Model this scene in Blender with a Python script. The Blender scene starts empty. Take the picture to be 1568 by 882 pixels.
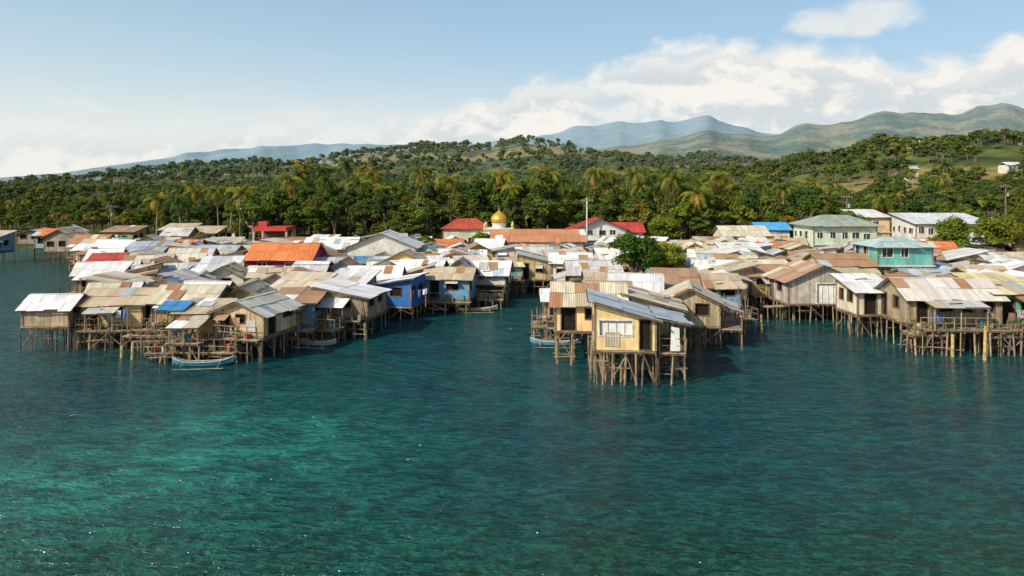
import bpy, math, random
import numpy as np
from mathutils import Vector, Matrix, noise as mnoise
random.seed(7); rng=np.random.default_rng(7)
scene=bpy.context.scene
R=random.random
def U(a,b): return random.uniform(a,b)

# ------------------------------------------------------------------ materials
def newmat(name):
    m=bpy.data.materials.new(name); m.use_nodes=True
    nt=m.node_tree; b=nt.nodes['Principled BSDF']
    return m,nt,b
class NT:
    def __init__(s,nt): s.nt=nt
    def n(s,t,**kw):
        x=s.nt.nodes.new(t)
        for k,v in kw.items(): setattr(x,k,v)
        return x
    def l(s,a,b): s.nt.links.new(a,b)
    def val(s,sock,v):
        if hasattr(v,'is_linked'): s.l(v,sock)
        else: sock.default_value=v
    def math(s,op,a,b=0.0,c=0.0,clamp=False):
        x=s.n('ShaderNodeMath',operation=op,use_clamp=clamp)
        s.val(x.inputs[0],a); s.val(x.inputs[1],b); s.val(x.inputs[2],c)
        return x.outputs[0]
    def mix(s,f,a,b,bt='MIX'):
        x=s.n('ShaderNodeMix',data_type='RGBA',blend_type=bt)
        s.val(x.inputs[0],f)
        for sk,v in ((x.inputs[6],a),(x.inputs[7],b)):
            if isinstance(v,tuple) and len(v)==3: v=v+(1,)
            s.val(sk,v)
        return x.outputs[2]
    def noise(s,vec,scale,detail=4,rough=.55,dist=0):
        x=s.n('ShaderNodeTexNoise'); 
        if vec is not None: s.l(vec,x.inputs['Vector'])
        x.inputs['Scale'].default_value=scale; x.inputs['Detail'].default_value=detail
        x.inputs['Roughness'].default_value=rough; x.inputs['Distortion'].default_value=dist
        return x.outputs['Fac']
    def mapr(s,v,a,b,c=0.,d=1.,smooth=True):
        x=s.n('ShaderNodeMapRange',interpolation_type='SMOOTHSTEP' if smooth else 'LINEAR')
        s.val(x.inputs[0],v); x.inputs[1].default_value=a; x.inputs[2].default_value=b
        x.inputs[3].default_value=c; x.inputs[4].default_value=d
        return x.outputs[0]
    def mapping(s,vec,scale=(1,1,1),rot=(0,0,0),loc=(0,0,0)):
        x=s.n('ShaderNodeMapping'); s.l(vec,x.inputs[0])
        x.inputs['Scale'].default_value=scale; x.inputs['Rotation'].default_value=rot; x.inputs['Location'].default_value=loc
        return x.outputs[0]
    def bump(s,h,strength,dist,normal=None):
        x=s.n('ShaderNodeBump'); s.l(h,x.inputs['Height']); x.inputs['Strength'].default_value=strength
        x.inputs['Distance'].default_value=dist
        if normal is not None: s.l(normal,x.inputs['Normal'])
        return x.outputs[0]

def m_roof():
    m,nt,b=newmat('corrugated_metal'); q=NT(nt)
    a=q.n('ShaderNodeAttribute',attribute_name='Col'); uv=q.n('ShaderNodeUVMap').outputs[0]
    st=q.noise(q.mapping(uv,(1.6,.35,1)),1.3,5,.65)
    bl=q.noise(q.mapping(uv,(1,1,1)),.9,4,.6)
    s=q.math('ADD',q.math('MULTIPLY',st,.6),q.math('MULTIPLY',bl,.4))
    thr=q.math('MULTIPLY_ADD',a.outputs['Alpha'],-.42,.72)
    mask=q.math('MULTIPLY',q.math('SUBTRACT',s,thr),6,clamp=True)
    rust=q.mix(bl,(.25,.11,.045),(.46,.28,.15))
    c=q.mix(q.math('MULTIPLY',mask,.8),a.outputs['Color'],rust)
    c=q.mix(.5,c,q.mix(1,c,q.mapr(st,.3,.7,.4,1.15),'MULTIPLY'))
    q.l(c,b.inputs['Base Color'])
    sx=q.n('ShaderNodeSeparateXYZ'); q.l(uv,sx.inputs[0])
    w=q.math('SINE',q.math('MULTIPLY',sx.outputs[0],2*math.pi/.16))
    q.l(q.bump(w,.55,.02),b.inputs['Normal'])
    b.inputs['Roughness'].default_value=.5; b.inputs['Specular IOR Level'].default_value=.5
    return m
def m_wood(name,pw=.16,axis=0):
    m,nt,b=newmat(name); q=NT(nt)
    a=q.n('ShaderNodeAttribute',attribute_name='Col'); uv=q.n('ShaderNodeUVMap').outputs[0]
    sx=q.n('ShaderNodeSeparateXYZ'); q.l(uv,sx.inputs[0])
    k=q.math('DIVIDE',sx.outputs[axis],pw)
    wn=q.n('ShaderNodeTexWhiteNoise',noise_dimensions='1D'); q.l(q.math('FLOOR',k),wn.inputs['W'])
    fr=q.math('FRACT',k)
    gap=q.math('MULTIPLY',q.math('LESS_THAN',fr,.1),.6)
    g=q.noise(q.mapping(uv,(9,1.2,1) if axis==0 else (1.2,9,1)),1.5,4,.6)
    big=q.noise(uv,.8,3,.6)
    v=q.math('MULTIPLY_ADD',wn.outputs[0],.45,.7)
    v=q.math('MULTIPLY',v,q.mapr(g,.25,.75,.7,1.15))
    v=q.math('MULTIPLY',v,q.math('SUBTRACT',1,gap))
    v=q.math('MULTIPLY',v,q.mapr(big,.3,.7,.65,1.1))
    q.l(q.mix(1,a.outputs['Color'],v,'MULTIPLY'),b.inputs['Base Color'])
    b.inputs['Roughness'].default_value=.85
    return m
def m_paint():
    m,nt,b=newmat('painted_wall'); q=NT(nt)
    a=q.n('ShaderNodeAttribute',attribute_name='Col'); uv=q.n('ShaderNodeUVMap').outputs[0]
    n=q.noise(q.mapping(uv,(2.2,.5,1)),1.2,5,.65); n2=q.noise(uv,.7,4,.6)
    v=q.math('MULTIPLY',q.mapr(n,.3,.7,.8,1.08),q.mapr(n2,.3,.65,.78,1.05))
    c=q.mix(1,a.outputs['Color'],v,'MULTIPLY')
    c=q.mix(q.mapr(n,.56,.75,0,.5),c,(.2,.14,.09))
    q.l(c,b.inputs['Base Color']); b.inputs['Roughness'].default_value=.8
    return m
def m_flat(name,rough,spec=.3,var=.3):
    m,nt,b=newmat(name); q=NT(nt)
    a=q.n('ShaderNodeAttribute',attribute_name='Col')
    tc=q.n('ShaderNodeTexCoord').outputs['Object']
    n=q.noise(tc,3,3,.6)
    q.l(q.mix(1,a.outputs['Color'],q.mapr(n,.3,.7,1-var,1+var*.4),'MULTIPLY'),b.inputs['Base Color'])
    b.inputs['Roughness'].default_value=rough; b.inputs['Specular IOR Level'].default_value=spec
    return m
def m_leaf():
    m,nt,b=newmat('foliage'); q=NT(nt)
    a=q.n('ShaderNodeAttribute',attribute_name='Col'); oi=q.n('ShaderNodeObjectInfo')
    rmp=q.n('ShaderNodeValToRGB'); q.l(oi.outputs['Random'],rmp.inputs[0]); e=rmp.color_ramp.elements
    e[0].color=(.75,.9,.75,1); e[1].color=(2.3,1.5,1.1,1); k=e.new(.5); k.color=(1.2,1.2,.8,1); k=e.new(.85); k.color=(1.8,1.5,.8,1)
    c=q.mix(1,a.outputs['Color'],rmp.outputs[0],'MULTIPLY')
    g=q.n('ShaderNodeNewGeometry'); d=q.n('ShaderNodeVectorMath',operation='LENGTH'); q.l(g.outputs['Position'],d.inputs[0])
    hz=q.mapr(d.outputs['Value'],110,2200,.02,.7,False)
    c=q.mix(hz,c,(.21,.28,.21))  # aerial haze painted into the leaf colour, growing with distance
    tr=q.n('ShaderNodeBsdfTranslucent'); q.l(c,tr.inputs['Color'])
    df=q.n('ShaderNodeBsdfDiffuse'); q.l(c,df.inputs['Color'])
    ms=q.n('ShaderNodeMixShader'); ms.inputs[0].default_value=.33
    q.l(df.outputs[0],ms.inputs[1]); q.l(tr.outputs[0],ms.inputs[2])
    q.l(ms.outputs[0],nt.nodes['Material Output'].inputs['Surface']); nt.nodes.remove(b)
    return m
ROOF,WOOD,PAINT,DARK,POLE,CLOTH,GLASS,LEAF,HWOOD,GOLD=range(10)
def m_gold():
    m,nt,b=newmat('gold_dome'); b.inputs['Base Color'].default_value=(.75,.42,.06,1); b.inputs['Metallic'].default_value=.5; b.inputs['Roughness'].default_value=.35; return m
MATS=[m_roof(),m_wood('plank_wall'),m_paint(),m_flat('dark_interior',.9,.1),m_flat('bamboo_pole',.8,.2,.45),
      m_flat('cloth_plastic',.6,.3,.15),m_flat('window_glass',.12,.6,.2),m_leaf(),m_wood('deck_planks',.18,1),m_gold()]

# ------------------------------------------------------------------ mesh builder
class MB:
    def __init__(s): s.v=[];s.f=[];s.m=[];s.c=[];s.uv=[]
    def face(s,pts,mat,col,uv=None):
        i=len(s.v); s.v.extend([tuple(p) for p in pts]); s.f.append(tuple(range(i,i+len(pts))))
        s.m.append(mat); s.c.append(col if len(col)==4 else tuple(col)+(0.,))
        if uv is None:
            a=Vector(pts[0]); e=(Vector(pts[1])-a); l=e.length or 1; e=e/l
            n=e.cross(Vector(pts[-1])-a); n=n.normalized() if n.length>0 else Vector((0,0,1)); t=n.cross(e)
            uv=[((Vector(p)-a).dot(e),(Vector(p)-a).dot(t)) for p in pts]
        s.uv.append(uv)
    def box(s,c,sz,mat,col,rz=0,rx=0,ry=0):
        M=Matrix.Translation(c)@Matrix.Rotation(rz,4,'Z')@Matrix.Rotation(rx,4,'X')@Matrix.Rotation(ry,4,'Y')
        x,y,z=[k/2 for k in sz]
        P=[M@Vector(p) for p in ((-x,-y,-z),(x,-y,-z),(x,y,-z),(-x,y,-z),(-x,-y,z),(x,-y,z),(x,y,z),(-x,y,z))]
        for f in ((0,1,5,4),(1,2,6,5),(2,3,7,6),(3,0,4,7),(4,5,6,7),(3,2,1,0)):
            s.face([P[k] for k in f],mat,col)
    def pole(s,a,b,r,mat=POLE,col=(.2,.15,.1),r2=None,n=5,cap=False):
        a=Vector(a);b=Vector(b);d=(b-a); 
        if d.length<1e-5:return
        d.normalize(); x=d.orthogonal().normalized(); y=d.cross(x); r2=r if r2 is None else r2
        A=[a+(x*math.cos(t)+y*math.sin(t))*r for t in [2*math.pi*k/n for k in range(n)]]
        B=[b+(x*math.cos(t)+y*math.sin(t))*r2 for t in [2*math.pi*k/n for k in range(n)]]
        for k in range(n):
            j=(k+1)%n; s.face([A[k],A[j],B[j],B[k]],mat,col)
        if cap: s.face(B,mat,col); s.face(A[::-1],mat,col)
    def lathe(s,c,prof,mat,col,n=16):
        c=Vector(c)
        for (r0,z0),(r1,z1) in zip(prof[:-1],prof[1:]):
            for k in range(n):
                t0=2*math.pi*k/n;t1=2*math.pi*(k+1)/n
                P=[c+Vector((r*math.cos(t),r*math.sin(t),z)) for r,z,t in ((r0,z0,t0),(r0,z0,t1),(r1,z1,t1),(r1,z1,t0))]
                s.face(P,mat,col)
    def obj(s,name,loc=(0,0,0),rz=0,smooth=False,link=True):
        me=bpy.data.meshes.new(name); me.from_pydata(s.v,[],s.f)
        for m in MATS: me.materials.append(m)
        me.polygons.foreach_set('material_index',s.m)
        ca=me.color_attributes.new('Col','FLOAT_COLOR','CORNER'); uvl=me.uv_layers.new(name='UVMap')
        cs=[];us=[]
        for f,c,u in zip(s.f,s.c,s.uv):
            for k in range(len(f)): cs.extend(c); us.extend(u[k])
        ca.data.foreach_set('color',cs); uvl.data.foreach_set('uv',us)
        if smooth: me.polygons.foreach_set('use_smooth',[True]*len(s.f))
        me.update()
        o=bpy.data.objects.new(name,me); o.location=loc; o.rotation_euler=(0,0,rz)
        if link: scene.collection.objects.link(o)
        return o
def jit(c,a=.12):
    k=1+U(-a,a); r=tuple(max(0,min(1,x*k*(1+U(-a,a)*.3))) for x in c[:3])
    return r+tuple(c[3:])

# ------------------------------------------------------------------ colours
WHITE=(.77,.77,.75,.12); GREY=(.52,.52,.51,.3); TAN=(.52,.43,.29,.4); BROWN=(.40,.25,.14,.7); RUST=(.44,.22,.10,.8)
LT=(.63,.56,.42,.3); OR=(.68,.21,.06,.15); RED=(.48,.07,.04,.1); BLUE=(.10,.28,.52,.1); GRN=(.12,.36,.20,.1); SLATE=(.40,.46,.51,.2); YEL=(.72,.62,.28,.15)
ROOFS=[WHITE]*24+[GREY]*11+[TAN]*16+[LT]*18+[BROWN]*12+[RUST]*5+[SLATE]*5+[OR,OR,BLUE,GRN,RED]
WALLS=[(WOOD,(.42,.31,.18)),(WOOD,(.32,.24,.16)),(WOOD,(.52,.38,.20)),(WOOD,(.58,.44,.25)),(PAINT,(.66,.52,.30)),(PAINT,(.55,.52,.44)),(PAINT,(.30,.48,.46)),(PAINT,(.74,.68,.57)),(WOOD,(.36,.30,.23)),(PAINT,(.12,.29,.46)),(PAINT,(.66,.46,.18))]
POLEC=[(.26,.19,.12),(.17,.13,.09),(.36,.28,.17),(.21,.17,.13)]

def wall(mb,p0,p1,z0,z1,ops,mat,col,z1b=None):
    p0=Vector((p0[0],p0[1],0));p1=Vector((p1[0],p1[1],0)); L=(p1-p0).length; u=(p1-p0)/L; n=Vector((u.y,-u.x,0))
    z1b=z1 if z1b is None else z1b
    def P(a,z,d=0): 
        v=p0+u*a+n*d; return (v.x,v.y,z)
    ops=[o for o in ops if o[0]>.1 and o[1]<L-.1]
    us=sorted({0,L}|{o[0] for o in ops}|{o[1] for o in ops}); vs=sorted({z0,min(z1,z1b)}|{o[2] for o in ops}|{o[3] for o in ops})
    for a,b in zip(us[:-1],us[1:]):
        for c,d in zip(vs[:-1],vs[1:]):
            m=((a+b)/2,(c+d)/2)
            if any(o[0]<m[0]<o[1] and o[2]<m[1]<o[3] for o in ops): continue
            mb.face([P(a,c),P(b,c),P(b,d),P(a,d)],mat,col,[(a,c),(b,c),(b,d),(a,d)])
    if abs(z1-z1b)>.01:
        zl=min(z1,z1b); top=P(0,z1) if z1>z1b else P(L,z1b)
        mb.face([P(0,zl),P(L,zl),top],mat,col)
    for o in ops:
        a,b,c,d=o[:4]; kind=o[4]; dp=-.14
        for q in ([(a,c),(b,c)],[(b,c),(b,d)],[(b,d),(a,d)],[(a,d),(a,c)]):
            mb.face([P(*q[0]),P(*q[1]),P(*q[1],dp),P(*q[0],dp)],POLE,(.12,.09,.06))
        bm,bc=(GLASS,(.03,.04,.045)) if kind=='glass' else (DARK,(.02,.017,.014)) if kind=='open' else (WOOD,jit((.25,.16,.09)))  # open kind: near-black pane painted in for the shade of the room
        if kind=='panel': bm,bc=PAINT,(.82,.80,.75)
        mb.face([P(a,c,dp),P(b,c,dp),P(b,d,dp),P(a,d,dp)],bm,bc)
        fc=(.7,.68,.62) if kind in('glass','panel') else (.16,.11,.07); t=.07
        for (x0,x1,y0,y1) in ((a-t,b+t,d,d+t),(a-t,b+t,c-t,c),(a-t,a,c,d),(b,b+t,c,d)):
            ctr=p0+u*(x0+x1)/2+n*.015
            mb.box((ctr.x,ctr.y,(y0+y1)/2),(x1-x0,.05,y1-y0),POLE,fc,rz=math.atan2(u.y,u.x))
        if kind in('glass','panel') and b-a>.7:
            k=int((b-a)/.6)
            for i in range(1,k+1):
                x=a+(b-a)*i/(k+1); ctr=p0+u*x+n*(-.11); mb.box((ctr.x,ctr.y,(c+d)/2),(.05,.04,d-c),POLE,fc,rz=math.atan2(u.y,u.x))
        if kind=='open' and d-c<1.4 and R()<.3:
            q0,q1=P(a-.05,d+.03,.04),P(b+.05,d+.03,.04); q2,q3=P(b+.05,d-.28,.62),P(a-.05,d-.28,.62)
            mb.face([q3,q2,q1,q0],ROOF,jit(random.choice([WHITE,TAN,GREY,BROWN])))
def slope(mb,A,B,C,D,col,patch=.12,sw=.95):
    A,B,C,D=map(Vector,(A,B,C,D)); Lu=(B-A).length; Lv=(D-A).length
    n=max(2,round(Lu/sw)); rows=1 if Lv<2.0 else 2
    nrm=(B-A).cross(D-A).normalized(); 
    if nrm.z<0: nrm=-nrm
    du=(B-A).normalized(); dv=(D-A).normalized()
    alts=[c for c in (WHITE,GREY,TAN,LT,BROWN,RUST,SLATE)]
    for r in range(rows):
        us=[i/n+(U(-.14,.14)/n if 0<i<n else 0) for i in range(n+1)]
        v0=r/rows; v1=(r+1)/rows
        if rows>1: v0+=(.06 if r else 0); v1+=(0 if r else .06)
        for i in range(n):
            a=us[i]-.04/n; b=us[i+1]+.04/n
            c=jit(col if R()>patch else random.choice(alts),.13)
            off=nrm*(.012+r*.03+U(0,.04))
            ext=U(-.08,.18) if r==0 else U(.05,.16); sk=U(-.03,.03)
            def P(uu,vv): return A.lerp(B,uu).lerp(D.lerp(C,uu),vv)
            p=[P(a,v0)-dv*ext+off+du*sk,P(b,v0)-dv*(ext+U(-.03,.03))+off+du*sk,P(b,v1)+off,P(a,v1)+off]
            o=(U(0,50),U(0,50)); w=(b-a)*Lu; h=(v1-v0)*Lv
            mb.face(p,ROOF,c,[(o[0],o[1]),(o[0]+w,o[1]),(o[0]+w,o[1]+h),(o[0],o[1]+h)])
            mb.face([p[1]-nrm*.015,p[0]-nrm*.015,p[0],p[1]],ROOF,c)
    fz=nrm*-.05
    mb.pole(A+fz,B+fz,.045,POLE,(.12,.09,.06),n=4); mb.pole(D+fz,C+fz,.045,POLE,(.12,.09,.06),n=4)
    mb.pole(A+fz,D+fz,.045,POLE,(.18,.13,.09),n=4); mb.pole(B+fz,C+fz,.045,POLE,(.18,.13,.09),n=4)
    if patch>0 and R()<.5:
        for _ in range(random.randint(1,3)):
            uu=U(.12,.8); vv=U(.15,.8); p=A.lerp(B,uu).lerp(D.lerp(C,uu),vv)+nrm*.1
            k=R()
            if k<.65: q=p+du*U(.6,min(2,Lu*.3))+dv*U(-.3,.3); mb.pole(p,q,.05,POLE,random.choice(POLEC),n=4)
            elif k<.69:
                for t in range(8):
                    a0,a1=t*math.pi/4,(t+1)*math.pi/4
                    mb.pole(p+(du*math.cos(a0)+dv*math.sin(a0))*.24,p+(du*math.cos(a1)+dv*math.sin(a1))*.24,.08,POLE,(.05,.05,.05),n=5)
            else:
                w=U(.7,1.1); h=U(.8,1.5); s1=du*U(-.2,.2); mb.face([p,p+du*w+s1*.3,p+du*w+dv*h+s1,p+dv*h+s1*1.3+nrm*.03],ROOF,jit(random.choice(alts)))
def openings(L,z0,z1,style,edge):
    ops=[]; x=U(.35,.6); first=R()<.5
    while x<L-.9:
        if edge and first: w=U(.75,.95); ops.append((x,x+w,z0+.02,min(z0+1.9,z1-.2),'open' if R()<.7 else 'door')); first=False
        else:
            w=U(.7,1.2); c=z0+U(.8,.95); d=min(c+U(.75,1.0),z1-.15)
            if d-c>.3 and x+w<L-.3: ops.append((x,x+w,c,d,style))
        x+=w+U(.5,1.1)
    return ops
def stilts(mb,x0,x1,y0,y1,zt,step=1.3,r=.07,brace=.35,zb=-1.0):
    nx=max(2,round((x1-x0)/step)+1); ny=max(2,round((y1-y0)/(step*1.15))+1)
    for j in range(ny):
        pr=None
        for i in range(nx):
            x=x0+(x1-x0)*i/(nx-1)+U(-.15,.15); y=y0+(y1-y0)*j/(ny-1)+U(-.1,.1)
            bx=x+U(-.2,.2); by=y+U(-.15,.15)
            c=jit(random.choice(POLEC),.25)
            mb.pole((bx,by,zb),(x,y,zt),r*U(.55,1.15),POLE,c,n=5)
            if pr and R()<brace and (j in(0,ny-1) or i in (0,nx-1)):
                if R()<.5: mb.pole((pr[0],y,U(.1,.5)),(x,y,zt-.1),.035,POLE,c,n=4)
                else: mb.pole((pr[0],y,zt-.1),(x,y,U(.1,.5)),.035,POLE,c,n=4)
            if pr and R()<.4: z=U(.4,max(.5,zt-.4)); mb.pole((pr[0]-.2,y-.05,z),(x+.2,y-.05,z+U(-.08,.08)),.035,POLE,c,n=4)
            pr=(x,y)
def deck(mb,x0,x1,y0,y1,z,planks=True):
    mb.box(((x0+x1)/2,(y0+y1)/2,z-.14),(x1-x0-.1,y1-y0-.1,.1),POLE,(.14,.10,.07))
    if planks:
        y=y0
        while y<y1:
            w=U(.16,.24); mb.box(((x0+x1)/2+U(-.06,.06),y+w/2,z-.06),(x1-x0+U(-.15,.15),w-.03,.04),POLE,jit((.36,.28,.18),.35)); y+=w
    else: mb.face([(x0,y0,z-.04),(x1,y0,z-.04),(x1,y1,z-.04),(x0,y1,z-.04)],HWOOD,(.34,.26,.17))
    k=max(2,int((x1-x0)/.9))
    for i in range(k+1):
        x=x0+.1+(x1-x0-.2)*i/k; mb.box((x,(y0+y1)/2,z-.24),(.09,y1-y0+.1,.1),POLE,(.16,.12,.08))
def railing(mb,pts,z,h=.85):
    for a,b in zip(pts[:-1],pts[1:]):
        L=math.dist(a,b); n=max(1,int(L/.7))
        for i in range(n+1):
            x=a[0]+(b[0]-a[0])*i/n; y=a[1]+(b[1]-a[1])*i/n
            mb.pole((x,y,z),(x+U(-.04,.04),y,z+h),.035,POLE,random.choice(POLEC),n=4)
        for k in (.5,1): mb.pole((*a,z+h*k),(*b,z+h*k+U(-.04,.04)),.03,POLE,random.choice(POLEC),n=4)
def clutter(mb,x0,x1,y0,y1,z,n):
    cols=[(.05,.2,.5),(.5,.1,.06),(.6,.58,.52),(.08,.3,.35),(.6,.36,.08),(.1,.25,.12),(.03,.12,.3),(.5,.46,.38),(.25,.2,.14),(.12,.1,.08)]
    for _ in range(n):
        x,y=U(x0,x1),U(y0,y1); c=random.choice(cols); k=R()
        if k<.4: r=U(.12,.22); h=U(.25,.6); mb.lathe((x,y,z),[(0,0),(r*.8,0),(r,h),(r*.9,h),(r*.75,.04)],CLOTH,c,8)
        elif k<.7: mb.box((x,y,z+.2),(U(.3,.7),U(.25,.45),.4),POLE,jit((.3,.22,.13)),rz=U(0,3)); mb.box((x,y,z+.43),(U(.2,.5),.3,.06),CLOTH,c,rz=U(0,3))
        elif k<.85:
            mb.lathe((x,y,z),[(.1,0),(.15,.25),(.13,.25)],CLOTH,(.4,.16,.08),8)
            for _ in range(26):
                p=Vector((x+U(-.3,.3),y+U(-.3,.3),z+U(.25,.85))); d=Vector((U(-1,1),U(-1,1),U(-.3,1)))*.16; e=Vector((U(-1,1),U(-1,1),U(-1,1)))*.09
                mb.face([p-d,p+e,p+d,p-e],LEAF,(.05,.11,.02))
        else:
            for i in range(random.randint(2,4)): mb.pole((x+i*.07,y,z),(x+i*.07+U(-.3,.3),y+U(.1,.4),z+U(1.2,2)),.03,POLE,random.choice(POLEC),n=4)
def laundry(x,y,z,L,rz=0):
    mb=MB(); cols=[(.5,.1,.08),(.6,.6,.62),(.08,.15,.35),(.6,.45,.15),(.1,.3,.26),(.4,.2,.3),(.12,.12,.14),(.3,.42,.5)]
    for e in (-L/2,L/2): mb.pole((e,0,0),(e,0,1.7),.035,POLE,POLEC[2])
    def sag(t): return 1.65-.18*(1-(2*t-1)**2)
    for i in range(8):
        a,b=i/8,(i+1)/8; mb.pole((-L/2+L*a,0,sag(a)),(-L/2+L*b,0,sag(b)),.01,POLE,(.5,.5,.5),n=3)
    t=.06
    while t<.88:
        w=U(.25,.45)/L; h=U(.35,.7); c=random.choice(cols); N=3
        for i in range(N):
            a=t+w*i/N; b=t+w*(i+1)/N; o=.05*(-1)**i
            mb.face([(-L/2+L*a,o,sag(a)-h),(-L/2+L*b,-o,sag(b)-h),(-L/2+L*b,0,sag(b)),(-L/2+L*a,0,sag(a))],CLOTH,c)
        t+=w+U(.04,.2)
    return mb.obj('laundry_line',(x,y,z),rz)

HOUSES=[]
def house(x,y,w,d,floor=1.9,eave=3.9,rise=.9,kind='gx',rot=0,roof=TAN,wallc=None,edge=False,name='stilt_house',zb=-1.,porch=0,
          style='open',patch=.12,lean=None,storeys=1,over=.4,ops=None,step=None,stilt=True,wall2=None,sw=.95):
    """x,y centre of the footprint (metres), front = -y"""
    mb=MB(); X,Y=w/2,d/2
    wm,wc=wallc if wallc else random.choice(WALLS); wc=jit(wc,.1)
    deck(mb,-X-.1,X+.1,-Y-.1,Y+.1,floor,planks=edge)
    if stilt: stilts(mb,-X,X,-Y,Y,floor-.2,step=step or (1.1 if edge else 2.4),brace=.4 if edge else .1,zb=zb)
    def op(L,o=None):
        if o is not None: return o
        r=[]
        for s in range(storeys):
            a=floor+(eave-floor)*s/storeys; b=floor+(eave-floor)*(s+1)/storeys
            r+=openings(L,a,b,style,edge and s==0)
        return r
    o=ops or {}
    c00=eave+(rise if kind in('sr','sk') else 0); c10=eave+(rise if kind in('sl','sk') else 0)
    c11=eave+(rise if kind in('sl','sf') else 0); c01=eave+(rise if kind in('sr','sf') else 0)
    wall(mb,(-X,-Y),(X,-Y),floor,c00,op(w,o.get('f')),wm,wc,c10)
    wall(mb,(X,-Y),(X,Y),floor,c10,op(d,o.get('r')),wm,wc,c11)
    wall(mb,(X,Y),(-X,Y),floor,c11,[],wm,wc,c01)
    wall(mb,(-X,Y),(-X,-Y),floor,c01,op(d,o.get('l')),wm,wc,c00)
    for cx,cy,cz in ((-X,-Y,c00),(X,-Y,c10),(X,Y,c11),(-X,Y,c01)): mb.box((cx,cy,(floor+cz)/2-.02),(.12,.12,cz-floor-.06),POLE,jit((.25,.19,.12)))
    if edge and wm==PAINT and R()<.6 or (edge and R()<.3):
        for _ in range(random.randint(1,3)):
            a=U(-X+.1,X-1); z0=U(floor+.1,floor+.6); mb.box((a+.45,-Y-.02,z0+.35),(U(.5,.9),.03,U(.5,.9)),ROOF,jit(random.choice([GREY,TAN,BROWN,LT])))
    if storeys>1:
        zc=floor+(eave-floor)/2; mb.box((0,-Y-.12,zc),(w+.3,.2,.14),PAINT,(.6,.58,.5)); mb.box((X+.12,0,zc),(.2,d+.3,.14),PAINT,(.6,.58,.5))
    ov=over
    if kind=='gx':
        s=rise/Y; e=eave-ov*s; t=eave+rise
        slope(mb,(-X-ov,-Y-ov,e),(X+ov,-Y-ov,e),(X+ov,0,t),(-X-ov,0,t),roof,patch,sw)
        slope(mb,(X+ov,Y+ov,e),(-X-ov,Y+ov,e),(-X-ov,0,t),(X+ov,0,t),roof,patch,sw)
        mb.box((0,0,t+.045),(w+2*ov,.28,.04),ROOF,jit(roof))
        mb.face([(X,-Y,eave),(X,Y,eave),(X,0,t-.03)],wm,wc); mb.face([(-X,Y,eave),(-X,-Y,eave),(-X,0,t-.03)],wm,wc)
    elif kind=='gy':
        s=rise/X; e=eave-ov*s; t=eave+rise
        slope(mb,(X+ov,-Y-ov,e),(X+ov,Y+ov,e),(0,Y+ov,t),(0,-Y-ov,t),roof,patch,sw)
        slope(mb,(-X-ov,Y+ov,e),(-X-ov,-Y-ov,e),(0,-Y-ov,t),(0,Y+ov,t),roof,patch,sw)
        mb.box((0,0,t+.045),(.28,d+2*ov,.04),ROOF,jit(roof))
        mb.face([(-X,-Y,eave),(X,-Y,eave),(0,-Y,t-.03)],wm,wc); mb.face([(X,Y,eave),(-X,Y,eave),(0,Y,t-.03)],wm,wc)
    elif kind=='hip':
        k=min(X,Y)*.9; e=eave-.05; t=eave+rise; xa=X+ov;ya=Y+ov
        slope(mb,(-xa,-ya,e),(xa,-ya,e),(xa-k,0,t),(-xa+k,0,t),roof,patch,sw); slope(mb,(xa,ya,e),(-xa,ya,e),(-xa+k,0,t),(xa-k,0,t),roof,patch,sw)
        mb.face([(xa,-ya,e+.02),(xa,ya,e+.02),(xa-k,0,t+.02)],ROOF,roof); mb.face([(-xa,ya,e+.02),(-xa,-ya,e+.02),(-xa+k,0,t+.02)],ROOF,roof)
    else:
        if kind in('sr','sl'): 
            s=rise/w; lo=eave-ov*s; hi=eave+rise+ov*s
            if kind=='sr': slope(mb,(X+ov,-Y-ov,lo),(X+ov,Y+ov,lo),(-X-ov,Y+ov,hi),(-X-ov,-Y-ov,hi),roof,patch,sw)
            else: slope(mb,(-X-ov,Y+ov,lo),(-X-ov,-Y-ov,lo),(X+ov,-Y-ov,hi),(X+ov,Y+ov,hi),roof,patch,sw)
        else:
            s=rise/d; lo=eave-ov*s; hi=eave+rise+ov*s
            if kind=='sf': slope(mb,(-X-ov,-Y-ov,lo),(X+ov,-Y-ov,lo),(X+ov,Y+ov,hi),(-X-ov,Y+ov,hi),roof,patch,sw)
            else: slope(mb,(X+ov,Y+ov,lo),(-X-ov,Y+ov,lo),(-X-ov,-Y-ov,hi),(X+ov,-Y-ov,hi),roof,patch,sw)
    if porch>0:
        deck(mb,-X+U(-.3,.3),X+U(-.4,.4),-Y-porch,-Y-.12,floor-.1)
        stilts(mb,-X,X,-Y-porch+.1,-Y-.3,floor-.3,step=1.0,zb=zb)
        railing(mb,[(-X,-Y-porch+.05),(X*U(0,.9),-Y-porch+.05)],floor-.1)
        clutter(mb,-X+.3,X-.3,-Y-porch+.3,-Y-.3,floor-.1,int(3+porch*2))
        if lean is None and R()<.6:
            lean='f'
    if lean=='f':
        p=max(porch,1.2); z0=eave-.15; z1=z0-U(.3,.55); a=U(-X,-X*.3); b=U(X*.3,X)
        slope(mb,(a,-Y-p-.2,z1),(b,-Y-p-.2,z1),(b,-Y-.02,z0),(a,-Y-.02,z0),random.choice([TAN,BROWN,GREY,LT,WHITE,RUST]),.3)
        for q in (a+.1,b-.1,(a+b)/2): mb.pole((q,-Y-p,-.8 if porch==0 else floor-.2),(q,-Y-p,z1),.05,POLE,POLEC[2])
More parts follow.
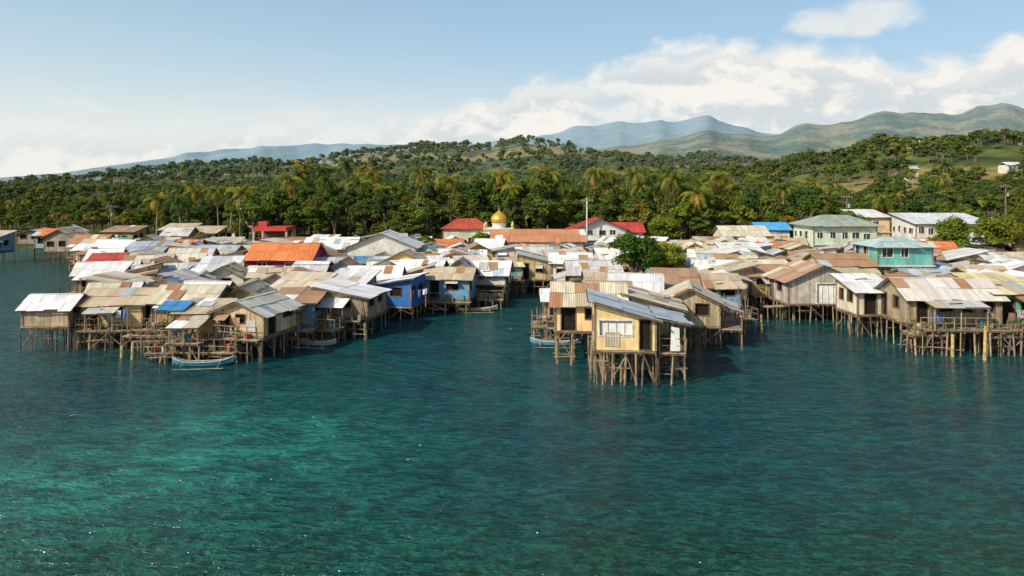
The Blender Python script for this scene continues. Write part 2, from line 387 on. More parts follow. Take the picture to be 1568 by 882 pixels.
    if lean in('l','r'):
        sg=1 if lean=='r' else -1; z0=eave-.2; z1=z0-.5; xx=sg*(X+1.6)
        if sg>0: slope(mb,(xx,-Y,z1),(xx,Y,z1),(X,Y,z0),(X,-Y,z0),random.choice([TAN,BROWN,GREY,LT]),.3)
        else: slope(mb,(xx,Y,z1),(xx,-Y,z1),(-X,-Y,z0),(-X,Y,z0),random.choice([TAN,BROWN,GREY,LT]),.3)
        for q in (-Y+.1,0,Y-.1): mb.pole((xx,q,-.8),(xx,q,z1),.06,POLE,POLEC[0])
        deck(mb,min(xx,sg*(X+.12)),max(xx,sg*(X+.12)),-Y,Y,floor-.15)
    HOUSES.append((x,y,w,d))
    return mb.obj(name,(x,y,0),rot)

W=lambda r,g,b:(PAINT,(r,g,b))
D2=math.radians
# ---- front house of the middle pier
ytan=(PAINT,(.86,.61,.30))
house(7.1,44.4,3.7,4.2,floor=2.15,eave=4.1,rise=1.0,kind='sr',rot=D2(-5),roof=(.44,.51,.58,.06),wallc=ytan,edge=True,over=.4,patch=0,step=.62,sw=1.0,
      ops={'f':[(.3,2.3,3.05,3.95,'panel'),(2.75,3.4,2.2,4.0,'open')],'l':[(1,1.8,2.9,3.7,'open')],'r':[(.3,1.2,2.2,3.9,'open'),(1.8,2.9,2.9,3.8,'open')]})
def porch_annex():
    mb=MB(); deck(mb,0,1.7,0,3.8,2.0); stilts(mb,.05,1.6,.1,3.7,1.8,step=.7); railing(mb,[(0,.05),(1.65,.05),(1.65,3.7)],2.0)
    slope(mb,(1.95,-.2,3.75),(1.95,4,3.75),(-.2,4,4.15),(-.2,-.2,4.15),(.44,.51,.58,.06),0)
    for p in ((.05,.1),(1.6,.1),(1.6,3.6)): mb.pole((*p,2.0),(*p,3.9),.05,POLE,POLEC[2])
    mb.face([(.7,.0,2.1),(1.3,.05,2.1),(1.25,.05,3.5),(.75,0,3.6)],CLOTH,(.75,.74,.72)); clutter(mb,.3,1.4,.5,3,2.0,8)
    for k in range(9): mb.box((1.66,.3+k*.4,2.45),(.03,.36,.85),PAINT,jit((.6,.57,.5)))
    return mb.obj('covered_porch',(9.0,42.4,0),D2(-5))
porch_annex()
house(5.5,49.6,4.6,4.6,floor=2.3,eave=4.2,rise=1.1,kind='gx',rot=D2(-6),roof=LT,wallc=ytan,edge=True,patch=.3)
house(10.1,50,3.7,4.6,floor=2.,eave=3.8,rise=.9,kind='sr',rot=D2(-8),roof=LT,wallc=(WOOD,(.42,.31,.18)),edge=True)
house(4.6,57.5,3.8,3.4,floor=1.4,eave=3.1,rise=.6,kind='gx',roof=WHITE,wallc=(WOOD,(.55,.44,.26)),edge=True,porch=2.4)
house(14.,54.5,4.2,4.4,floor=1.7,eave=3.5,rise=1.0,kind='gy',rot=D2(-12),roof=LT,wallc=(WOOD,(.45,.35,.22)),edge=True,lean='r')
# ---- left cluster, front
house(-34.6,52.6,3.3,3.0,floor=1.9,eave=3.25,rise=.75,kind='gx',roof=(.80,.80,.78,.05),wallc=(WOOD,(.5,.39,.24)),edge=True,patch=0,step=.8,rot=D2(4),over=.3)
house(-30.4,54.4,4.5,4.2,floor=1.6,eave=3.4,rise=.8,kind='gx',roof=TAN,wallc=(PAINT,(.72,.54,.25)),edge=True,porch=.8,rot=D2(3))
house(-25.2,54.8,4.4,4.4,floor=1.7,eave=3.5,rise=.9,kind='gx',roof=LT,wallc=(WOOD,(.6,.42,.19)),edge=True,porch=1.6)
house(-18.7,50.6,4.0,4.2,floor=1.75,eave=3.35,rise=.8,kind='gy',rot=D2(-14),roof=(.60,.59,.50,.25),wallc=(WOOD,(.64,.50,.30)),edge=True,porch=.6)
house(-22.6,51.0,2.6,2.8,floor=1.6,eave=3.2,rise=.4,kind='sf',roof=TAN,wallc=(WOOD,(.66,.44,.17)),edge=True,porch=2.4,lean='f')
house(-13.6,58.4,4.6,4.4,floor=1.6,eave=3.3,rise=.75,kind='sr',rot=D2(-10),roof=(.82,.82,.81,.02),wallc=(WOOD,(.40,.30,.2)),edge=True,patch=0,porch=.7)
house(-17,55.2,3.2,3.2,floor=1.5,eave=3.3,rise=.5,kind='sf',roof=BROWN,wallc=W(.10,.27,.46),edge=True,porch=1.6,lean='f')
house(-11,66,4.2,4.2,floor=1.2,eave=3.1,rise=.7,kind='sl',roof=(.80,.81,.81,.05),wallc=W(.02,.15,.46),edge=True,patch=0,rot=D2(-10))
house(-6.2,70,4.4,4,floor=1.2,eave=3.3,rise=.8,kind='gx',roof=TAN,edge=True,porch=1.2,rot=D2(-6))
# ---- right cluster
house(28.0,64.8,6.2,5,floor=1.7,eave=3.8,rise=1.35,kind='gy',roof=(.46,.30,.19,.5),wallc=(WOOD,(.58,.51,.42)),edge=True,porch=0,ops={'f':[(2.6,4.6,1.75,3.5,'panel')]})
house(33,53.6,6.6,4.6,floor=2.0,eave=4.0,rise=1.1,kind='gx',roof=(.64,.60,.54,.4),wallc=(WOOD,(.42,.31,.2)),edge=True,porch=1.6,lean='f',rot=D2(-3))
house(37.9,53.8,3.6,4.4,floor=1.9,eave=4.3,rise=.8,kind='sf',roof=YEL,wallc=W(.10,.38,.25),edge=True,porch=1.4)
house(29.4,57.6,3.0,3.6,floor=1.9,eave=3.8,rise=.8,kind='sf',roof=WHITE,wallc=W(.6,.54,.4),edge=True)
house(40.4,73.5,5.6,5,floor=2.2,eave=6.1,rise=.8,kind='hip',roof=(.44,.57,.57,.15),wallc=W(.13,.42,.36),edge=True,storeys=2,style='glass',over=.5,name='teal_house')
house(34.4,73.,5,5,floor=1.9,eave=4.3,rise=.9,kind='gx',roof=BROWN,edge=True)
# ---- mid / back named buildings
house(-26.7,82,7.2,6,floor=1.4,eave=4.1,rise=1.5,kind='gx',roof=OR,wallc=W(.32,.02,.14),patch=0,name='magenta_house',ops={'f':[(1.2,2.2,2.6,3.6,'glass'),(4.4,5.4,2.6,3.6,'glass')]})
HOUSES.append((-26.7,77.5,7,3))
house(-17,93,9.0,7,floor=1.6,eave=4.5,rise=1.8,kind='gy',roof=(.76,.77,.75,.06),wallc=W(.66,.66,.62),patch=.0,name='warehouse',ops={'f':[]})
house(-24.5,95,6.5,6,floor=1.6,eave=4.2,rise=1.2,kind='gx',roof=(.78,.79,.77,.06),wallc=W(.6,.6,.57),patch=.03)
house(3.8,103.5,13,7,floor=1.2,eave=4.6,rise=1.4,kind='gx',roof=(.58,.25,.12,.6),wallc=W(.74,.65,.46),patch=.05,style='glass',name='long_house',over=.5)
house(14.6,118,8.8,7,floor=1.8,eave=5.4,rise=1.7,kind='gy',roof=(.48,.06,.04,.1),wallc=W(.76,.76,.74),patch=0,style='glass',name='red_roofed_house',over=.7,storeys=2,zb=0)
house(19.5,119,5,6,floor=1.8,eave=5.0,rise=1.3,kind='gx',roof=(.48,.06,.04,.1),wallc=W(.74,.74,.7),patch=0,style='glass',name='red_roofed_house',zb=0)
house(-8,123,8,6,floor=1.8,eave=5.2,rise=1.6,kind='hip',roof=(.44,.08,.04,.1),wallc=W(.6,.54,.42),patch=0,style='glass',name='red_roofed_house',zb=0)
house(47.5,102,9,7,floor=1.4,eave=6.8,rise=1.4,kind='hip',roof=(.32,.37,.30,.3),wallc=W(.54,.64,.48),patch=0,style='glass',name='green_house',storeys=2,over=.7)
house(37,112,7,6,floor=1.5,eave=4.8,rise=1.3,kind='gx',roof=LT,wallc=W(.64,.6,.48),name='shore_house',zb=0)
house(43.5,117,5,5,floor=1.5,eave=5.4,rise=1.,kind='gx',roof=(.08,.38,.70,0),wallc=W(.7,.7,.65),patch=0,name='shore_house',zb=0)
house(70,113,12,7,floor=1.6,eave=6.6,rise=1.3,kind='sf',roof=(.66,.68,.68,.15),wallc=W(.70,.68,.63),patch=.03,style='glass',name='white_hall',storeys=2,zb=0)
house(62,121,5,6,floor=2,eave=7.3,rise=1,kind='sf',roof=WHITE,wallc=W(.74,.53,.3),patch=0,style='glass',name='shore_house',storeys=2,zb=0)
def red_shop():
    mb=MB()
    for a,b in ((-2.6,-2),(2.6,-2),(2.6,2),(-2.6,2)): mb.box((a,b,3.2),(.3,.3,4.6),PAINT,(.45,.4,.35))
    mb.box((0,0,3.0),(5,3.8,.2),PAINT,(.4,.38,.33)); mb.box((0,.6,2.2),(4.6,2.4,1.6),PAINT,(.5,.45,.38))
    mb.box((0,0,5.9),(5.4,4.6,.18),PAINT,(.5,.04,.03)); mb.box((0,-2.25,5.6),(5.3,.12,.45),PAINT,(.55,.04,.03))
    mb.box((2.58,0,5.6),(.12,4.3,.45),PAINT,(.55,.04,.03)); mb.box((-2.58,0,5.6),(.12,4.3,.45),PAINT,(.55,.04,.03))
    for i in range(9): mb.box((-2.4+i*.6,-1.9,3.7),(.08,.08,1.2),PAINT,(.5,.05,.04))
    mb.box((0,-1.9,4.3),(5,.1,.1),PAINT,(.5,.05,.04)); mb.box((0,1.2,4.3),(4.4,.1,2.4),PAINT,(.12,.09,.07))
    mb.box((-1.8,.3,6.4),(1.4,1.4,.8),PAINT,(.5,.05,.04))
    mb.obj('red_viewing_deck',(-38.5,112,0)); HOUSES.append((-38.5,112,6,5))
red_shop()
def mosque():
    mb=MB(); c=(.80,.77,.68)
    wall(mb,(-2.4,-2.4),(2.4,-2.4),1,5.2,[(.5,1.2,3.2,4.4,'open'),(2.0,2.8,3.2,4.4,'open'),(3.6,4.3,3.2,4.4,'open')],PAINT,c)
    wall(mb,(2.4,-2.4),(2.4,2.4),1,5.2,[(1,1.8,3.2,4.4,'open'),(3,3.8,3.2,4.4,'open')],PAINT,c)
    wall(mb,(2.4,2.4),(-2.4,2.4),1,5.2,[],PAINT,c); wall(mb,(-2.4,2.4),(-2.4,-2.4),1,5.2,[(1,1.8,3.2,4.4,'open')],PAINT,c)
    mb.box((0,0,5.3),(5.2,5.2,.22),PAINT,(.80,.77,.68))
    for a in(-2.3,2.3):
        for b in(-2.3,2.3): mb.lathe((a,b,5.4),[(.22,0),(.22,.5),(.3,.55),(.2,.85),(0,1.1)],PAINT,(.7,.55,.2),8)
    mb.lathe((0,0,5.4),[(1.15,0),(1.15,.7),(1.3,.75),(1.3,.85)],PAINT,c,16)
    mb.obj('mosque',(-2.2,118,0)); HOUSES.append((-2.2,118,5,5))
    d=MB(); d.lathe((0,0,0),[(1.1,0),(1.35,.35),(1.42,.7),(1.3,1.1),(1.0,1.45),(.6,1.75),(.25,2.0),(.08,2.2),(.12,2.3),(.12,2.4),(.03,2.5),(.03,3.0),(0,3.02)],GOLD,(1,1,1),24)
    o=d.obj('mosque_dome',(0,0,6.25),smooth=True); o.parent=bpy.data.objects['mosque']
mosque()

# ---- region filler
def inreg(x,y):
    if y>111 or x<-.63*y or x>.82*y: return False
    if y>=80: return True
    if x<1.0 and y>np.interp(x,[-44,-34,-26,-20,-15.5,-12.2,-8,1],[57,56,54,54,59,63,67,73.5]): return True
    if 5.5<x<24 and y>np.interp(x,[5,12,17.4,23],[52,52,58.5,63.5]): return True
    if x>=24 and y>np.interp(x,[24,28,30,60],[67,67,59,50]): return True
    return False
def free(x,y,w,d,k=.47):
    for (a,b,c,e) in HOUSES:
        if abs(x-a)<(w+c)*k and abs(y-b)<(d+e)*k: return False
    return True
TREESPOTS=[(12.4,71.5,7.5),(17.5,76,6),(62,96,6),(68,97,7)]
yy=51.0; fill=0
while yy<111:
    xx=-.63*yy+U(0,3)
    while xx<.82*yy:
        w=U(3.4,5.8); d=U(3.4,5.0); x=xx+w/2; y=yy+U(-1,1)
        ok=inreg(x,y) and inreg(x-w*.4,y-1.2) and inreg(x+w*.4,y-1.2) and not any(math.hypot(x-a,y-b)<c*.7 for a,b,c in TREESPOTS)
        for tryk in range(3):
            if ok and not free(x,y,w,d): w*=.82; d*=.85
        if ok and free(x,y,w,d) and w>2.2:
            edge=not(inreg(x,y-5) and inreg(x-5,y-2) and inreg(x+5,y-2))
            base=1.6 if y<90 else 1.8
            eave=base+U(1.4,2.0)+(U(0,.4) if y>80 else 0)
            left=x<5
            pal=ROOFS
            if left and y<62: pal=[TAN]*5+[LT]*4+[BROWN]*2+[WHITE]*3
            if y>95: pal=ROOFS+[RED,RED,OR,OR,OR,GRN]+[WHITE]*8
            house(x,y,w,d,floor=base+U(-.2,.2),eave=eave,rise=U(.5,1.15),kind=random.choice(['gx','gx','gx','gy','gy','sf','sr','sl']),rot=D2(random.gauss(-5 if x>0 else 2,10)),
                  roof=jit(random.choice(pal),.12),edge=edge,porch=U(.6,1.8) if edge and R()<.7 else 0,lean=random.choice([None,'f','l','r',None]) if R()<.6 else None,
                  patch=random.choice([.02,.08,.15,.3]),over=U(.25,.5))
            fill+=1; xx+=w+U(.0,.5)
        else: xx+=1.4
    yy+=3.1 if yy<80 else 3.7
for i in range(16):
    x=-88+i*2.4+U(-1,1); y=U(112,132) if i<9 else U(122,134)
    if free(x,y,4.5,4.5): house(x,y,U(4,6),4.5,floor=2.,eave=U(3.8,4.6),rise=U(.7,1.2),kind=random.choice(['gx','gy','sf']),roof=jit(random.choice([WHITE,WHITE,GREY,BROWN,TAN,OR])),edge=False,step=1.6)
print('HOUSES',len(HOUSES))

# ---- open work platforms, walkways, laundry
def platform(x,y,w,d,z,rz=0,roofed=None,n=14):
    mb=MB(); deck(mb,-w/2,w/2,-d/2,d/2,z); stilts(mb,-w/2+.1,w/2-.1,-d/2+.1,d/2-.1,z-.2,step=.8,brace=.5)
    railing(mb,[(-w/2,d/2),(-w/2,-d/2),(w/2,-d/2),(w/2,d/2)],z); clutter(mb,-w/2+.3,w/2-.3,-d/2+.3,d/2-.3,z,n)
    if roofed:
        slope(mb,(-w/2,-d/2,z+1.8),(w/2,-d/2,z+1.8),(w/2,d/2,z+2.2),(-w/2,d/2,z+2.2),roofed,0)
        for a in(-w/2+.1,w/2-.1):
            for b in(-d/2+.1,d/2-.1): mb.pole((a,b,z),(a,b,z+1.9),.05,POLE,POLEC[2])
    mb.obj('bamboo_platform',(x,y,0),rz)
platform(-24.6,50.4,2.0,2.0,1.5,.05,(.05,.25,.5,0)); platform(-21.2,48.6,4.4,2.0,.8,-.05); platform(-26.8,51.6,2.2,2.,.9); platform(-24.4,48.6,2.2,1.6,.7,.1)
platform(3.2,55.2,3.2,2.6,1.3,0); platform(30.6,50.9,3.0,1.8,1.5); platform(35.5,50.6,2.6,1.6,1.4)
platform(18.8,58.2,3,2,1.2,.2); platform(-15,54.6,3,1.8,1.1,-.2); platform(-2.2,70.2,2.6,2,1.0); platform(-32.4,52.3,1.6,1.2,1.6)
def walkway(a,b,z,w=.9):
    mb=MB(); a=Vector((*a,0));b=Vector((*b,0)); L=(b-a).length; n=int(L/.25)
    for i in range(n): mb.box((L*i/n,0,z+U(-.02,.02)),(.2,w+U(-.1,.1),.04),POLE,jit((.38,.3,.2),.3),rz=U(-.05,.05))
    for s in(-w/2+.1,w/2-.1): mb.pole((0,s,z-.08),(L,s,z-.08),.05,POLE,POLEC[0])
    for i in range(int(L/1.4)+1):
        for s in(-w/2,w/2): mb.pole((i*1.4,s+U(-.1,.1),-1),(i*1.4,s,z+(.9 if s>0 else 0)),.05,POLE,random.choice(POLEC))
    d=b-a; mb.obj('walkway',a,math.atan2(d.y,d.x))
walkway((-32.9,53.8),(-31,54.2),1.7); walkway((-28.5,51.2),(-20,50.4),1.2); walkway((16,54.5),(19.5,59),1.3); walkway((2.5,58),(5,62),1.2); walkway((-19,52),(-14,56),1.2); walkway((23,63),(26,64),1.3)
for p in ((31.5,50.6,1.5,2.0,0),(16.9,55.6,1.5,1.8,.5),(-9,64,1.2,2.2,-.3),(-29.6,51.4,1.5,2.0,0)):
    laundry(*p)
def mooring(x,y,h,c=(.5,.36,.14)):
    mb=MB(); mb.pole((0,0,-1),(U(-.1,.1),0,h),.13,POLE,c,r2=.1,n=8,cap=True); mb.obj('mooring_post',(x,y,0))
for p in ((33.2,48.6,2.4),(36.4,48.4,2.0),(31.6,49.6,1.6),(-26.9,48.9,1.2),(-28,49.5,.8),(21,58,1.5)): mooring(*p)
def boat(x,y,rz,L=5,col=(.05,.25,.5)):
    mb=MB(); N=10; secs=[]
    for i in range(N+1):
        t=i/N*2-1; w=.26*(1-abs(t)**2.6)+.02; z=.10+.34*abs(t)**3; 
        secs.append([(t*L/2,-w,.3+.32*abs(t)**3),(t*L/2,-w*.7,z-.05),(t*L/2,0,z-.2),(t*L/2,w*.7,z-.05),(t*L/2,w,.3+.32*abs(t)**3)])
    for a,b in zip(secs[:-1],secs[1:]):
        for k in range(4): mb.face([a[k],a[k+1],b[k+1],b[k]],CLOTH,col)
        mb.pole(a[0],b[0],.03,CLOTH,(.5,.5,.45),n=4); mb.pole(a[4],b[4],.03,CLOTH,(.5,.5,.45),n=4)
    for t in(-.45,0,.4): mb.box((t*L/2*1.2,0,.28),(.22,.42,.03),POLE,(.4,.3,.2))
    for t in(-.3,.3):
        mb.pole((t*L,-1.1,.1),(t*L,0,.38),.03,POLE,POLEC[2]); mb.pole((t*L,0,.38),(t*L,1.1,.1),.03,POLE,POLEC[2])
    for s in(-1.1,1.1): mb.pole((-L*.4,s,.06),(L*.4,s,.06),.035,POLE,(.32,.27,.17))
    mb.obj('outrigger_boat',(x,y,0),rz)
boat(-21.0,47.0,.12,4.0,(.05,.22,.32)); boat(3.4,53.2,-.05,4.0,(.1,.28,.40)); boat(-3.5,68,.1,4.2,(.4,.34,.26)); boat(-15.2,53.2,-.2,3.6,(.3,.3,.28))

# ---- utility poles and wires
PTS=[]
def upole(x,y,h,z0=1.5,white=False):
    mb=MB(); c=(.5,.48,.44) if white else (.18,.15,.12)
    mb.pole((0,0,z0-1),(0,0,h),.2 if white else .16,POLE,c,r2=.12,n=8,cap=True); mb.box((0,0,h-.5),(2,.12,.12),POLE,(.2,.16,.12)); mb.box((0,0,h-1.3),(1.4,.1,.1),POLE,(.2,.16,.12))
    for a in(-.9,-.45,.45,.9): mb.lathe((a,0,h-.44),[(.05,0),(.07,.08),(.03,.2),(0,.2)],PAINT,(.6,.6,.6),6)
    if not white: mb.lathe((.3,-.25,h-2.4),[(0,0),(.22,0),(.22,.7),(0,.75)],POLE,(.35,.36,.36),8)
    mb.obj('utility_pole',(x,y,0)); PTS.append((x,y,h-.4))
upole(-80,138,9); upole(-48,122,10.4); upole(-17.5,128,10); upole(12.2,112.5,10.6,white=True); upole(32,124,10); upole(62,128,11); upole(100,140,13)
mb=MB()
for a,b in zip(PTS[:-1],PTS[1:]):
    for off in(-.9,-.45,.45,.9):
        for i in range(14):
            t0,t1=i/14,(i+1)/14
            P=[Vector(a).lerp(Vector(b),t)+Vector((off,0,-1.0*(1-(2*t-1)**2))) for t in(t0,t1)]
            mb.pole(P[0],P[1],.02,POLE,(.05,.05,.05),n=3)
mb.obj('power_lines')

# ------------------------------------------------------------------ terrain
def sm(t): t=np.clip(t,0,1); return t*t*(3-2*t)
FAR=np.array([(-5200,-40),(-4400,20),(-3880,110),(-3500,260),(-2970,455),(-2750,430),(-2520,470),(-2143,530),(-1690,490),(-1240,540),(-630,530),(-256,555),(270,595),(570,655),(725,720),(1180,790),(1630,760),(2080,740),(2690,690),(3140,640),(3900,600),(5400,600),(9000,600)])
MID=np.array([(-1200,0),(-784,12),(-700,32),(-628,50),(-543,62),(-473,54),(-374,66),(-260,88),(-190,100),(-90,96),(23,106),(93,100),(164,84),(306,66),(518,66),(1150,75),(3000,80)])
RID=np.array([(-400,0),(0,110),(215,160),(330,185),(498,205),(753,228),(1036,252),(1234,275),(1460,295),(1687,318),(1885,336),(2026,354),(2219,362),(4000,400)])
NER=np.array([(40,0),(95,9),(130,15),(165,22),(200,28),(240,34),(285,37),(333,39),(430,43),(900,50)])
COX=[-300,-95,-60,-45,40,60,300]; COY=[150,138,122,103,98,96,96]
def terr(x,y):
    x=np.asarray(x,float);y=np.asarray(y,float)
    c=np.interp(x,COX,COY); b=-2.5+4.0*sm((y-c+4)/14)+np.clip((y-c-14)*.012,0,8)
    r=np.zeros_like(b)
    for T,Y0,Wf in ((FAR,8000,3000),(MID,1500,520),(RID,3000,1100),(NER,430,225)):
        z=np.interp(x,T[:,0],T[:,1])*np.where(y<Y0,np.exp(-((y-Y0)/Wf)**2),np.exp(-((y-Y0)/(Wf*1.3))**2)); r=np.maximum(r,z)
    return b,r
def tz(x,y):
    b,r=terr(x,y); s=max(60,y*.16)
    n=mnoise.fractal(Vector((x/s,y/s*1.0,3.1)),1.0,2.1,6)
    rd=1-abs(mnoise.noise(Vector((x/s*1.3,y/s*.7,9))))*1.6
    rd2=1-abs(mnoise.noise(Vector((x/s*3.1,y/s*1.7,4))))*1.6
    r=float(r)*(1+.14*n+.10*(rd-.6)+.05*(rd2-.6)); b=float(b)
    return max(b,r)+min(b,r)*.15*(b>0) if b>0 else b
FIXC=[(150,262,26,34),(190,290,20,34),(128,235,12,12),(-104,292,7,12),(215,250,22,24),(110,300,12,20)]
def clr(x,y):
    if y<150: return 0.
    v=mnoise.noise(Vector((x/45,y/45,5)))-.17 if y<1000 else mnoise.fractal(Vector((x/160,y/160,5)),1,2,4)-.05
    v=max(0,min(1,v*8))
    if y<210: v*=.5
    for a,b,c,d in FIXC: v=max(v,min(1,max(0,(1.15-math.hypot((x-a)/c,(y-b)/d)+.8*mnoise.noise(Vector((x/9,y/9,2))))*4)))
    return v
ys=[85]; 
while ys[-1]<11500: ys.append(ys[-1]*1.0155+.3)
NX=320; nodes=[]; cl=[]
for y in ys:
    for i in range(NX+1):
        s=i/NX*2-1; x=s*(y*1.1+100); nodes.append((x,y,tz(x,y))); cl.append(clr(x,y))
faces=[(j*(NX+1)+i,j*(NX+1)+i+1,(j+1)*(NX+1)+i+1,(j+1)*(NX+1)+i) for j in range(len(ys)-1) for i in range(NX)]
me=bpy.data.meshes.new('terrain'); me.from_pydata(nodes,[],faces); me.polygons.foreach_set('use_smooth',[True]*len(faces))
at=me.attributes.new('clearing','FLOAT','POINT'); at.data.foreach_set('value',cl)
ter=bpy.data.objects.new('terrain',me); scene.collection.objects.link(ter)
m,nt,b=newmat('hillside'); q=NT(nt); tc=q.n('ShaderNodeTexCoord').outputs['Object']
g=q.n('ShaderNodeNewGeometry'); L=q.n('ShaderNodeVectorMath',operation='LENGTH'); q.l(g.outputs['Position'],L.inputs[0]); dist=L.outputs['Value']
ca=q.n('ShaderNodeAttribute',attribute_name='clearing').outputs['Fac']
n1=q.noise(tc,.004,6,.65); n2=q.noise(tc,.03,5,.7); vor=q.n('ShaderNodeTexVoronoi'); q.l(tc,vor.inputs['Vector']); vor.inputs['Scale'].default_value=.045
n3=q.noise(tc,.35,4,.65)
gr=q.mix(q.mapr(n2,.35,.65),(.03,.055,.014),(.11,.145,.03))
gr=q.mix(q.mapr(n1,.42,.6,0,.8),gr,(.19,.18,.05))
gr=q.mix(q.mapr(vor.outputs['Distance'],.1,.8,.0,.6),gr,(.018,.032,.012))
gr=q.mix(q.math('MULTIPLY',ca,.85),gr,q.mix(q.mapr(n3,.38,.62),(.15,.16,.05),(.34,.22,.10)))
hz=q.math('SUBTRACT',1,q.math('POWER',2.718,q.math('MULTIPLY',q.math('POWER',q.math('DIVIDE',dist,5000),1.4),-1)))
col=q.mix(hz,gr,(.24,.36,.45))  # distance haze baked into the base colour, no real atmosphere
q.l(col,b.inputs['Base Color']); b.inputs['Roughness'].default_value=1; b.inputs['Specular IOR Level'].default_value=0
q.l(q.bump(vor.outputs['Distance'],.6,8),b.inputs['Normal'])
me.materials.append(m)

# ------------------------------------------------------------------ trees
def leafmesh(name,P,N,S,C,trunk):
    n=len(P); t=np.cross(N,rng.normal(size=(n,3))); t/=np.linalg.norm(t,axis=1)[:,None]+1e-9; bt=np.cross(N,t)
    S=S[:,None]; a=rng.uniform(.7,1.2,(n,1)); k=rng.uniform(.45,.8,(n,1))
    V=np.stack([P-t*S*a,P-bt*S*k+t*S*.2,P+t*S*a+N*S*.15,P+bt*S*k+t*S*.1],1).reshape(-1,3)
    for i in range(n):
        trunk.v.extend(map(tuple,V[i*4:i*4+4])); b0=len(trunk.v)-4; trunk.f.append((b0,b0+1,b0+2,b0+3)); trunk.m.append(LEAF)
        trunk.c.append((*C[i],0)); trunk.uv.append([(0,0),(1,0),(1,1),(0,1)])
    return trunk.obj(name,link=False)
def broad(name,H=10,Wd=4,nl=16,per=170,ls=.3,tall=.9,base=(.05,.095,.02)):
    mb=MB(); tr=(.16,.13,.09); lean=Vector((U(-.6,.6),U(-.6,.6),0)); top=lean+Vector((0,0,H*.55))
    mid=lean*.4+Vector((0,0,H*.28)); mb.pole((0,0,-.5),mid,H*.028,POLE,tr,r2=H*.02,n=6); mb.pole(mid,top,H*.02,POLE,tr,r2=H*.01,n=6)
    Ps=[];Ns=[];Ss=[];Cs=[]
    for k in range(nl):
        a=U(0,6.28); e=U(-.35,1); rr=math.sqrt(max(0,1-max(0,e)**2))*U(.35,1)
        c=np.array([math.cos(a)*Wd*.72*rr+lean.x,math.sin(a)*Wd*.72*rr+lean.y,H*.62+e*H*.30*tall])
        r=U(.2,.36)*Wd; s=mid.lerp(top,U(0,1)); mb.pole(s,tuple(c),.10,POLE,tr,r2=.03,n=4)
        d=rng.normal(size=(per,3)); d/=np.linalg.norm(d,axis=1)[:,None]; d[:,2]=np.where(d[:,2]<-.3,-d[:,2]*.6,d[:,2])
        rad=r*rng.uniform(.45,1.12,(per,1))
        Ps.append(c+d*rad*np.array([1,1,.75])); nn=d+rng.normal(size=(per,3))*.45+np.array([0,0,.35]); Ns.append(nn/np.linalg.norm(nn,axis=1)[:,None])
        Ss.append(rng.uniform(.6,1.3,per)*ls); cc=np.array(base)*U(.7,1.35)*np.array([U(.85,1.3),1,U(.8,1.1)])
        Cs.append(cc*rng.uniform(.65,1.35,(per,1)))
    return leafmesh(name,np.concatenate(Ps),np.concatenate(Ns),np.concatenate(Ss),np.concatenate(Cs),mb)
def palm(name,H=14,n=24,L=3.9,link=False):
    mb=MB(); dx=U(-1.8,1.8);dy=U(-1,1); pts=[Vector((dx*t*t,dy*t*t,H*t)) for t in [i/8 for i in range(9)]]; pts[0].z=-.6
    for i in range(8): mb.pole(pts[i],pts[i+1],.20-.012*i,POLE,(.28,.24,.18),r2=.20-.012*(i+1),n=6)
    top=pts[-1]
    for k in range(7): a=U(0,6.28); mb.lathe(top+Vector((math.cos(a)*.35,math.sin(a)*.35,-.45)),[(0,-.15),(.15,0),(0,.17)],POLE,(.3,.24,.06),5)
    for k in range(n):
        a=k*2.399+U(-.3,.3); t=k/n; e0=1.4-2.1*t+U(-.25,.25); Lf=L*U(.7,1.12); dead=t>.86 or R()<.06
        base=(.28,.19,.07) if dead else ((.15,.165,.04) if R()<.4 else (.065,.105,.026)); base=jit(base,.2)
        p=top.copy(); e=e0; N=10; hd=Vector((math.cos(a),math.sin(a),0)); side=Vector((-hd.y,hd.x,0)); cv=U(.14,.25)
        for i in range(N):
            dr=hd*math.cos(e)+Vector((0,0,math.sin(e))); q=p+dr*Lf/N; s=i/N
            mb.pole(p,q,.04*(1-s)+.012,LEAF,(.2,.2,.06),n=3)
            ll=.85*math.sin(math.pi*(s*.85+.13))**.7+.12; 
            for sg in(-1,1):
                for h in(0,.5):
                    o=p.lerp(q,h); dn=side*sg*.8+dr*.5+Vector((0,0,-.5-U(0,.5))); dn.normalize(); wv=dr*.07
                    tip=o+dn*ll*U(.75,1.15)
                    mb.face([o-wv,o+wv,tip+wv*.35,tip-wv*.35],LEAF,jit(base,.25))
            p=q; e-=cv+.05*s+ (0.03 if dead else 0)
    return mb.obj(name,link=link)
bc=bpy.data.collections.new('broadleaf_kinds'); pc=bpy.data.collections.new('palm_kinds'); fc=bpy.data.collections.new('distant_kinds')
BC=[(.06,.10,.024),(.08,.118,.026),(.05,.085,.024),(.095,.122,.028),(.065,.108,.022),(.045,.075,.022),(.12,.12,.038)]
for i in range(7):
    o=broad('broadleaf_kind',H=U(8,12),Wd=U(3.0,4.6),nl=random.randint(14,22),per=140,ls=.28,base=BC[i]); bc.objects.link(o)
for i in range(6):
    o=broad('distant_tree_kind',H=U(8,11),Wd=U(3.6,5),nl=13,per=42,ls=.55,base=BC[i]); fc.objects.link(o)
for i in range(5):
    o=palm('palm_kind',H=U(9.5,12.5)); pc.objects.link(o)
